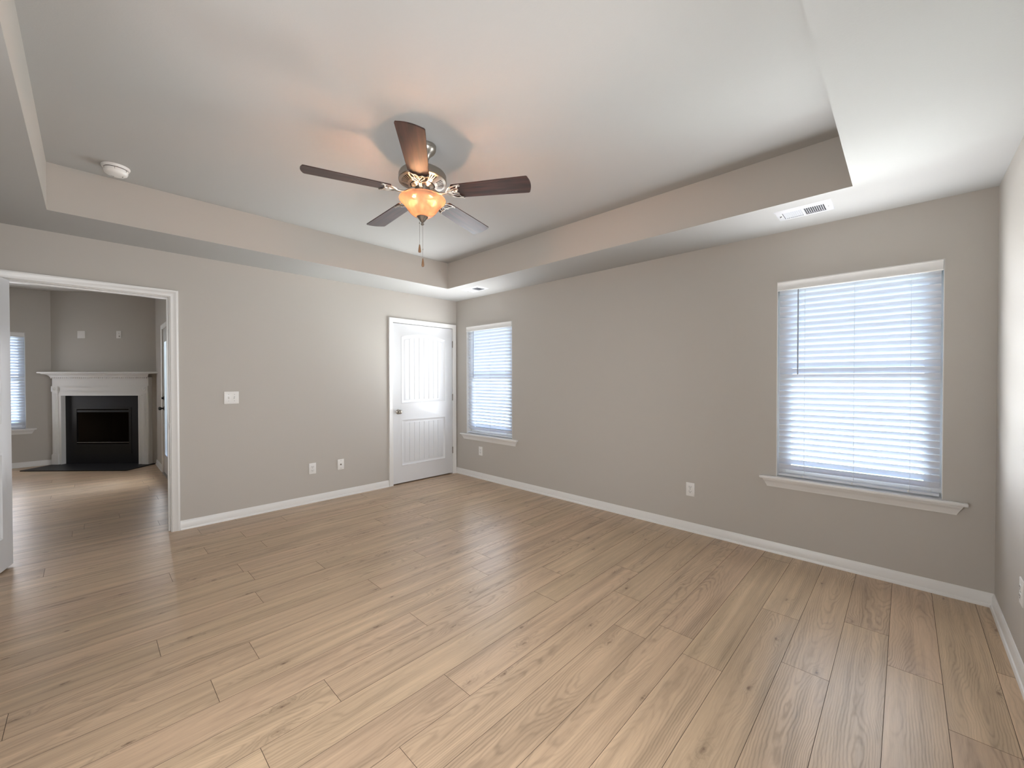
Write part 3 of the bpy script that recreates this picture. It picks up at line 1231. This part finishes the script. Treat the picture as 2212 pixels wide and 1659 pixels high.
# ------------------------------------------------------------------ smoke detector
e = empty('smoke_detector', (-3.500, -0.805, T), rz=0.4, label='round white smoke detector on the tray ceiling near the doorway', cat='smoke detector')
mb = MB()
mb.lathe([(0.0, 0.0), (.072, 0.0), (.0725, -.004), (.069, -.013), (.064, -.015), (.060, -.0155)], n=48)
mb.build('base_plate', PLATE, e)
mb = MB()
mb.lathe([(.060, -.0150), (.0570, -.0162), (.0570, -.0200)], n=48)
mb.build('gap_ring', SLOT, e)
mb = MB()
mb.lathe([(.0570, -.0200), (.0615, -.0200), (.0612, -.034), (.057, -.046), (.048, -.052), (.022, -.0535), (0, -.0535)], n=48)
mb.build('sensor_cover', PLATE, e)
for k in range(6):
    a = 2 * pi * k / 6
    mb = MB()
    mb.box(.0585, .0628, -.0011, .0011, -.032, -.0202)
    mb.build('vent_slot', GREYSCREW, e, Matrix.Rotation(a, 4, 'Z'))
for a0 in (-.5, 1.4):
    mb = MB()
    mb.tube([(.034 * cos(a0 + t * .09), .034 * sin(a0 + t * .09), -.0540) for t in range(6)], .0022, 6)
    mb.build('sounder_slot', GREYSCREW, e)

# ------------------------------------------------------------------ ceiling fan
FX, FY = -2.2151, -2.4815
fan = empty('ceiling_fan', (FX, FY, T), label='brushed nickel ceiling fan with five dark wood blades and a lit glass bowl', cat='ceiling fan')
bpy.context.view_layer.update()
tiltM = Matrix.Rotation(radians(-0.89), 4, 'X') @ Matrix.Rotation(radians(1.29), 4, 'Y')
ZB = 2.4586 - T         # blade plane, local


def TM(z0=ZB):
    return Matrix.Translation((0, 0, z0)) @ tiltM @ Matrix.Translation((0, 0, -z0))


OFF = (rt.x * 0.016, rt.y * 0.016)
mb = MB()
mb.lathe([(0.0, 0.0), (.066, 0.0), (.0665, -.010), (.064, -.019), (.0655, -.021), (.0645, -.027), (.056, -.040), (.042, -.052), (.030, -.064), (.022, -.078), (.0185, -.092), (0.0, -.092)], (OFF[0], OFF[1], 0), 44)
mb.build('canopy', NICKEL, fan)
mb = MB()
o2 = (OFF[0] * .6, OFF[1] * .6)
mb.lathe([(0, -.088), (.014, -.090), (.0165, -.096), (.014, -.102), (0, -.104)], (OFF[0] * .9, OFF[1] * .9, 0), 20)
mb.tube([(OFF[0], OFF[1], -.08), (OFF[0] * .3, OFF[1] * .3, -.16)], .0125, 16)
mb.build('downrod', NICKEL, fan)
mt = TM()
mb = MB()
mb.lathe([(.0, -.125), (.030, -.125), (.034, -.136), (.050, -.146), (.105, -.158), (.128, -.164), (.138, -.171), (.1425, -.180), (.1425, -.208), (.1440, -.211), (.1440, -.215), (.1400, -.218)], n=64)
mb.build('motor_housing', NICKEL, fan, mt)
# vented underside: ribs and dark slots
mb = MB()
NS = 100


def ringpt(r, a, z):
    return (r * cos(a), r * sin(a), z)


def zcone(r):
    return -.218 - (0.140 - r) / (0.140 - 0.074) * 0.020


for k in range(NS):
    a0, a1 = 2 * pi * k / NS, 2 * pi * (k + 1) / NS
    slot = (k % 2 == 0) and (k % 20 not in (0, 18))
    for r0, r1 in ((.140, .126), (.126, .090), (.090, .074)):
        z0_, z1_ = zcone(r0), zcone(r1)
        if slot and (r0, r1) == (.126, .090):
            top_ = [ringpt(r0, a0, z0_), ringpt(r1, a0, z1_), ringpt(r1, a1, z1_), ringpt(r0, a1, z0_)]
            bot_ = [(x, y, z + .007) for x, y, z in top_]
            mb.grid([top_, bot_], 1, False, True)
            mb.face(bot_, 1)
        else:
            mb.face([ringpt(r0, a0, z0_), ringpt(r1, a0, z1_), ringpt(r1, a1, z1_), ringpt(r0, a1, z0_)], 0, True)
mb.build('vent_plate', [NICKEL, SLOT], fan, mt)
mb = MB()
mb.lathe([(.074, -.236), (.074, -.222), (.0, -.222)], n=40)
mb.build('rotor_cavity', SLOT, fan, mt)
mb = MB()
mb.lathe([(.0, -.226), (.066, -.226), (.068, -.230), (.068, -.240), (.060, -.246), (.050, -.248), (.044, -.252), (.0445, -.285), (.047, -.289), (.060, -.294), (.064, -.305), (.064, -.312), (.0, -.312)], n=44)
mb.build('switch_housing', NICKEL, fan, mt)
# the five blades and their irons (local x runs outward)
blade0 = None
PT = radians(-10.23)
proto_iron = proto_blade = None


def blade_mesh():
    mb = MB()
    xs0, xs1 = 0.185, 0.663
    th = 0.0055
    out = []
    # root end (rounded), then +y edge, tip arc, -y edge
    def hwid(x):
        return 0.058 + (x - xs0) / (xs1 - xs0) * 0.0125
    n = 8
    for k in range(n + 1):
        a = pi / 2 - pi * k / n
        out.append((xs0 + .016 - .016 * abs(cos(a)) ** .8 * 1.0, hwid(xs0) * -sin(a) if False else hwid(xs0) * sin(a)))
    out = list(reversed(out))       # from -y to +y at the root
    h1 = hwid(xs1)
    rc = .012
    tip = []
    for k in range(6):
        a = pi / 2 - (pi / 2) * k / 5
        tip.append((xs1 - .009 - rc + rc * cos(a), h1 - rc + rc * sin(a)))
    for k in range(1, 10):
        t = k / 10
        y = (h1 - rc) * (1 - 2 * t)
        tip.append((xs1 - .009 + .011 * (1 - (y / (h1 - rc)) ** 2), y))
    for k in range(6):
        a = -(pi / 2) * k / 5
        tip.append((xs1 - .009 - rc + rc * cos(a), -(h1 - rc) + rc * sin(a)))
    out += tip
    R = Matrix.Rotation(PT, 4, 'X')
    top_ = [R @ Vector((x, y, th / 2)) for x, y in out]
    bot_ = [R @ Vector((x, y, -th / 2)) for x, y in out]
    mb.grid([top_, bot_], 0, False, True)
    mb.face(top_)
    mb.face(bot_)
    return mb


def iron_mesh():
    mb = MB()
    R = Matrix.Rotation(PT, 3, 'X')

    def B(x, y, z=-.0065):
        return R @ Vector((x, y, z))
    # curved neck from the rotor down to the blade
    mb.tube([(.052, 0, .024), (.066, 0, .022), (.082, 0, .010), (.105, 0, -.006), (.135, 0, -.010), (.160, 0, -.008)], [.010, .0105, .0095, .0085, .0085, .0095], 10, flat=.75)
    # outer horns
    for s_ in (1, -1):
        pts = [(.150, 0), (.160, .012 * s_), (.172, .030 * s_), (.192, .046 * s_), (.218, .054 * s_), (.246, .0555 * s_)]
        mb.tube([B(*p) for p in pts], [.0060, .0055, .0055, .0050, .0048, .0060], 8, flat=.7)
        mb.lathe([(0, -.0125), (.0062, -.0105), (.0062, -.003), (0, -.003)], B(.246, .0555 * s_, 0), 10)
        # inner scallop
        pts = [(.246, .0555 * s_), (.232, .045 * s_), (.224, .030 * s_), (.228, .017 * s_), (.222, .008 * s_), (.214, .0)]
        mb.tube([B(*p) for p in pts], .0040, 8, flat=.7)
        # leaf shaped web
        pts = [(.152, 0), (.176, .010 * s_), (.196, .024 * s_), (.222, .032 * s_)]
        mb.tube([B(*p) for p in pts], [.0045, .0036, .0034, .0030], 8, flat=.7)
        pts = [(.190, .0), (.200, .010 * s_), (.214, .014 * s_), (.226, .018 * s_)]
        mb.tube([B(*p) for p in pts], .0030, 8, flat=.7)
    mb.tube([B(.155, 0), B(.190, 0), B(.216, 0)], [.005, .004, .004], 8, flat=.7)
    return mb


mb_b, mb_i = blade_mesh(), iron_mesh()
for k in range(5):
    a = radians(87.188 + 72 * k)
    if k == 0:
        bo = mb_b.build('blade', BLADE, fan)
        io = mb_i.build('blade_iron', NICKEL, fan)
        b_me, i_me = bo, io
    else:
        bo = b_me.copy()
        COL.objects.link(bo)
        io = i_me.copy()
        COL.objects.link(io)
    Mk = Matrix.Translation((0, 0, ZB)) @ tiltM @ Matrix.Rotation(a, 4, 'Z')
    bo.matrix_local = Mk
    io.matrix_local = Mk
# light kit
mb = MB()
prof = [(.1375, -.3230), (.1395, -.3250), (.1390, -.3285), (.1350, -.3320), (.1285, -.3375), (.1205, -.3460), (.1120, -.3560), (.1030, -.3680), (.0935, -.3820), (.0825, -.3970), (.0695, -.4105), (.0545, -.4220), (.0400, -.4290), (.0280, -.4330), (.0120, -.4345)]
inner = [(max(r - .0035, .008), z + .0030) for r, z in prof]
mb.lathe(prof + list(reversed(inner)) + [prof[0]], n=64)
bowl = mb.build('glass_bowl', BOWL, fan, mt)
mb = MB()
mb.lathe([(.0, -.428), (.034, -.428), (.0345, -.4315), (.030, -.436), (.020, -.448), (.011, -.460), (.006, -.464), (.0055, -.468), (.0095, -.471), (.0105, -.4745), (.0075, -.479), (.003, -.482), (.0, -.482)], n=32)
mb.build('finial', NICKEL_D, fan, mt)
mb = MB()
mb.tube([(0, 0, -.30), (0, 0, -.43)], .005, 10)
mb.build('centre_stem', NICKEL, fan, mt)
for s_ in (-1, 1):
    bx_, by_ = rt.x * .064 * s_, rt.y * .064 * s_
    mb = MB()
    mb.tube([(bx_ * .25, by_ * .25, -.322), (bx_ * .55, by_ * .55, -.334)], .014, 14)
    mb.build('socket', PLATE, fan, mt)
    mb = MB()
    d_ = Vector((bx_, by_, -.018)).normalized()
    Q = d_.to_track_quat('Z', 'Y').to_matrix().to_4x4()
    Q.translation = Vector((bx_ * .5, by_ * .5, -.336))
    mb.lathe([(0, 0), (.010, 0), (.012, .010), (.021, .026), (.0225, .036), (.018, .048), (.008, .055), (0, .056)], n=20)
    mb.build('bulb', BULB, fan, mt @ Q)
    lo = light('fan_bulb_light', 'POINT', (0, 0, 0), (0, 0, 0), 30, (1.0, 0.50, 0.27), shadow_soft_size=.028)
    lo.parent = fan
    lo.location = mt @ Vector((bx_ * .9, by_ * .9, -.338))
# pull chains (parts of the fan), each with a wooden pull
for (dx, z_top, z_pull_top, z_pull_bot) in ((0.0, -.480, -.680, -.731), (-.0195, -.452, -.595, -.645)):
    cx_, cy_ = rt.x * dx, rt.y * dx
    mb = MB()
    n = int((z_top - z_pull_top) / .0035)
    mb.tube([(cx_, cy_, z_top), (cx_, cy_, z_pull_top)], .0007, 6)
    for k in range(n):
        z = z_top - (k + .5) * (z_top - z_pull_top) / n
        mb.lathe([(0, .0011), (.0012, .0), (0, -.0011)], (cx_, cy_, z), 6)
    zc_ = z_pull_top + .055 if dx == 0.0 else z_top - .012
    mb.lathe([(0, .004), (.0024, .002), (.0024, -.004), (0, -.006)], (cx_, cy_, zc_), 10)
    ch = mb.build('pull_chain', NICKEL_D, fan)
    mb = MB()
    h_ = z_pull_top - z_pull_bot
    mb.lathe([(0, z_pull_top), (.0028, z_pull_top - .001), (.0045, z_pull_top - .010), (.0070, z_pull_top - .026), (.0085, z_pull_top - .040), (.0078, z_pull_top - .047), (.0045, z_pull_bot), (0, z_pull_bot)], (cx_, cy_, 0), 16)
    mb.build('pull', PULLWOOD, ch)

# ------------------------------------------------------------------ fireplace
fp = empty('fireplace', FS(-5.606, 0.9, 0), label='white dentil mantel fireplace with black slate surround in the living room corner', cat='fireplace')
bpy.context.view_layer.update()


def fbox(mb, s0, s1, p0, p1, z0, z1, mi=0):
    """box on the diagonal wall; p = protrusion from the wall in metres"""
    c0, c1 = C0 - p0 * S2, C0 - p1 * S2
    P = [FS(s0, c0, z0), FS(s1, c0, z0), FS(s1, c1, z0), FS(s0, c1, z0), FS(s0, c0, z1), FS(s1, c0, z1), FS(s1, c1, z1), FS(s0, c1, z1)]
    for q_ in ((0, 3, 2, 1), (4, 5, 6, 7), (0, 1, 5, 4), (1, 2, 6, 5), (2, 3, 7, 6), (3, 0, 4, 7)):
        mb.face([P[k] for k in q_], mi)


LX0, LX1 = -6.345, -4.872
IX0, IX1 = -6.206, -5.026
PR = 0.074


def fadd(mb, name, mats):
    return mkkid(mb.build(name, mats), fp)


mb = MB()
for a, b_ in ((LX0, IX0), (IX1, LX1)):
    fbox(mb, a, b_, 0.0, PR - .008, 0.013, 1.37)
fbox(mb, IX0, IX1, 0.0, PR - .008, 1.084, 1.37)
fadd(mb, 'mantel_surround', TRIM)
for sgn, o_, i_ in ((1, LX0, LX0 + .092), (-1, LX1, LX1 - .092)):
    mb = MB()
    a, b_ = min(o_, i_), max(o_, i_)
    fbox(mb, a + .004, b_ - .004, PR - .008, PR, .173, 1.145)
    for t in (.022, .044, .066):
        fbox(mb, a + .004 + t - .003, a + .004 + t + .003, PR, PR + .003, .20, 1.12)
    fbox(mb, a - .006, b_ + .004, PR - .008, PR + .008, .013, .165)
    fbox(mb, a - .003, b_ + .001, PR - .008, PR + .003, .165, .176)
    fadd(mb, 'pilaster', TRIM)
    mb = MB()
    fbox(mb, a - .003, b_ + .001, PR - .008, PR + .008, 1.145, 1.232)
    ro = fadd(mb, 'corner_block', TRIM)
    mb = MB()
    sc_ = (a + b_) / 2 - .001
    cc = FS(sc_, C0 - (PR + .008) * S2, 1.188)
    Rz = Matrix.Translation(cc) @ Matrix.Rotation(radians(-45), 4, 'Z')
    mb.lathe([(0, .006), (.006, .005), (.009, .001), (.015, .005), (.020, .006), (.024, .002), (.030, .002), (.033, .0)], n=24, axis='y')
    r_ = mb.build('rosette', TRIM, None, Rz)
    mkkid(r_, ro)
mb = MB()
fbox(mb, LX0 + .093, LX1 - .093, PR - .008, PR + .004, 1.150, 1.158)
fbox(mb, LX0 + .093, LX1 - .093, PR - .008, PR + .003, 1.084, 1.094)
fbox(mb, LX0 + .093, LX1 - .093, PR - .008, PR + .006, 1.226, 1.234)
fbox(mb, IX0 - .012, IX0, PR - .008, PR, .013, 1.084)
fbox(mb, IX1, IX1 + .012, PR - .008, PR, .013, 1.084)
fadd(mb, 'frieze_moulding', TRIM)
mb = MB()
n = 46
s0_, s1_ = LX0 - .004, LX1 - .006
for k in range(n):
    a = s0_ + (s1_ - s0_) * k / n
    fbox(mb, a, a + (s1_ - s0_) / n * .6, PR - .008, PR + .012, 1.352, 1.370)
fbox(mb, s0_, s1_, PR - .008, PR + .014, 1.370, 1.376)
fadd(mb, 'dentil_band', TRIM)
# crown and shelf
mb = MB()
cr = [(.0, 1.374), (.014, 1.374), (.016, 1.384), (.020, 1.392), (.030, 1.402), (.046, 1.412), (.066, 1.418), (.078, 1.420), (.080, 1.428), (.100, 1.430), (.108, 1.434), (.108, 1.447), (.102, 1.453)]
rows = []
fr_ = [(LX0 - e_, PR + e_, z) for e_, z in cr]
rows.append([FS(s_, C0 - 0.0 * S2, z) for s_, p_, z in fr_])
rows.append([FS(s_, C0 - p_ * S2, z) for s_, p_, z in fr_])
# right end dies into the side wall (x = XR)
def at_wall(p_, z):
    c = C0 - p_ * S2
    return (XR - .001, c - XR + .001, z)
rows.append([at_wall(p_, z) if e_ > .079 else FS(LX1 + e_, C0 - p_ * S2, z) for (e_, _), (s_, p_, z) in zip(cr, fr_)])
mb.grid(rows, 0, False)
topz = 1.453
p_ = PR + .102
mb.face([FS(LX0 - .102, C0, topz), FS(LX0 - .102, C0 - p_ * S2, topz), at_wall(p_, topz), (XR - .001, C0 - XR, topz)])
mb.face([FS(LX0 - .080, C0, 1.428), FS(LX0 - .080, C0 - (PR + .08) * S2, 1.428), at_wall(PR + .08, 1.428), (XR - .001, C0 - XR, 1.428)])
fadd(mb, 'mantel_shelf', TRIM)
# slate facing
mb = MB()
fbox(mb, IX0 + .0, FB0, 0.0, .008, 0.013, 1.084)
fbox(mb, FB1, IX1, 0.0, .008, 0.013, 1.084)
fbox(mb, FB0, FB1, 0.0, .008, FBZ1, 1.084)
fbox(mb, FB0, FB1, 0.0, .008, 0.013, FBZ0)
fadd(mb, 'slate_facing', MARBLE)
mb = MB()
fbox(mb, LX0 - .005, -4.83, 0.0, .50, 0.001, .013)
fadd(mb, 'hearth_slab', MARBLE)
# firebox: metal face with two upper louvres, brick lining, glass doors rail
mb = MB()
fbox(mb, FB0, FB0 + .035, -.01, .012, FBZ0, FBZ1)
fbox(mb, FB1 - .035, FB1, -.01, .012, FBZ0, FBZ1)
fbox(mb, FB0 + .035, FB1 - .035, -.01, .012, FBZ1 - .028, FBZ1)
fbox(mb, FB0 + .035, FB1 - .035, -.01, .008, FBZ1 - .075, FBZ1 - .045)
fbox(mb, FB0 + .035, FB1 - .035, -.01, .012, FBZ0, FBZ0 + .16)
fadd(mb, 'firebox_face', BLACKM)
mb = MB()
fbox(mb, FB0 + .035, FB1 - .035, .0, .012, FBZ0 + .181, FBZ0 + .188)
fadd(mb, 'glass_door_track', GREYSCREW)
mb = MB()
d0 = -.42
c_w = C0
Q = [(FB0 + .03, .0), (FB0 + .16, d0), (FB1 - .16, d0), (FB1 - .03, .0)]
zz0, zz1 = FBZ0 + .05, FBZ1 - .03
rows = [[FS(s_, C0 - p_ * S2, z) for s_, p_ in Q] for z in (zz0, zz1)]
mb.grid(rows, 0, False)
mb.face(rows[0])
mb.face(rows[1])
fadd(mb, 'firebox_lining', FIREBRICK)

# ------------------------------------------------------------------ outside
mb = MB()
nx, ny = 24, 24
rows = []
rg = random.Random(3)
for i in range(nx + 1):
    rows.append([(-70 + 140 * i / nx, -70 + 140 * j / ny, -.22 + (rg.uniform(-.05, .0))) for j in range(ny + 1)])
mb.grid(rows, 0, True)
tag(mb.build('lawn', GRASS), kind='structure')
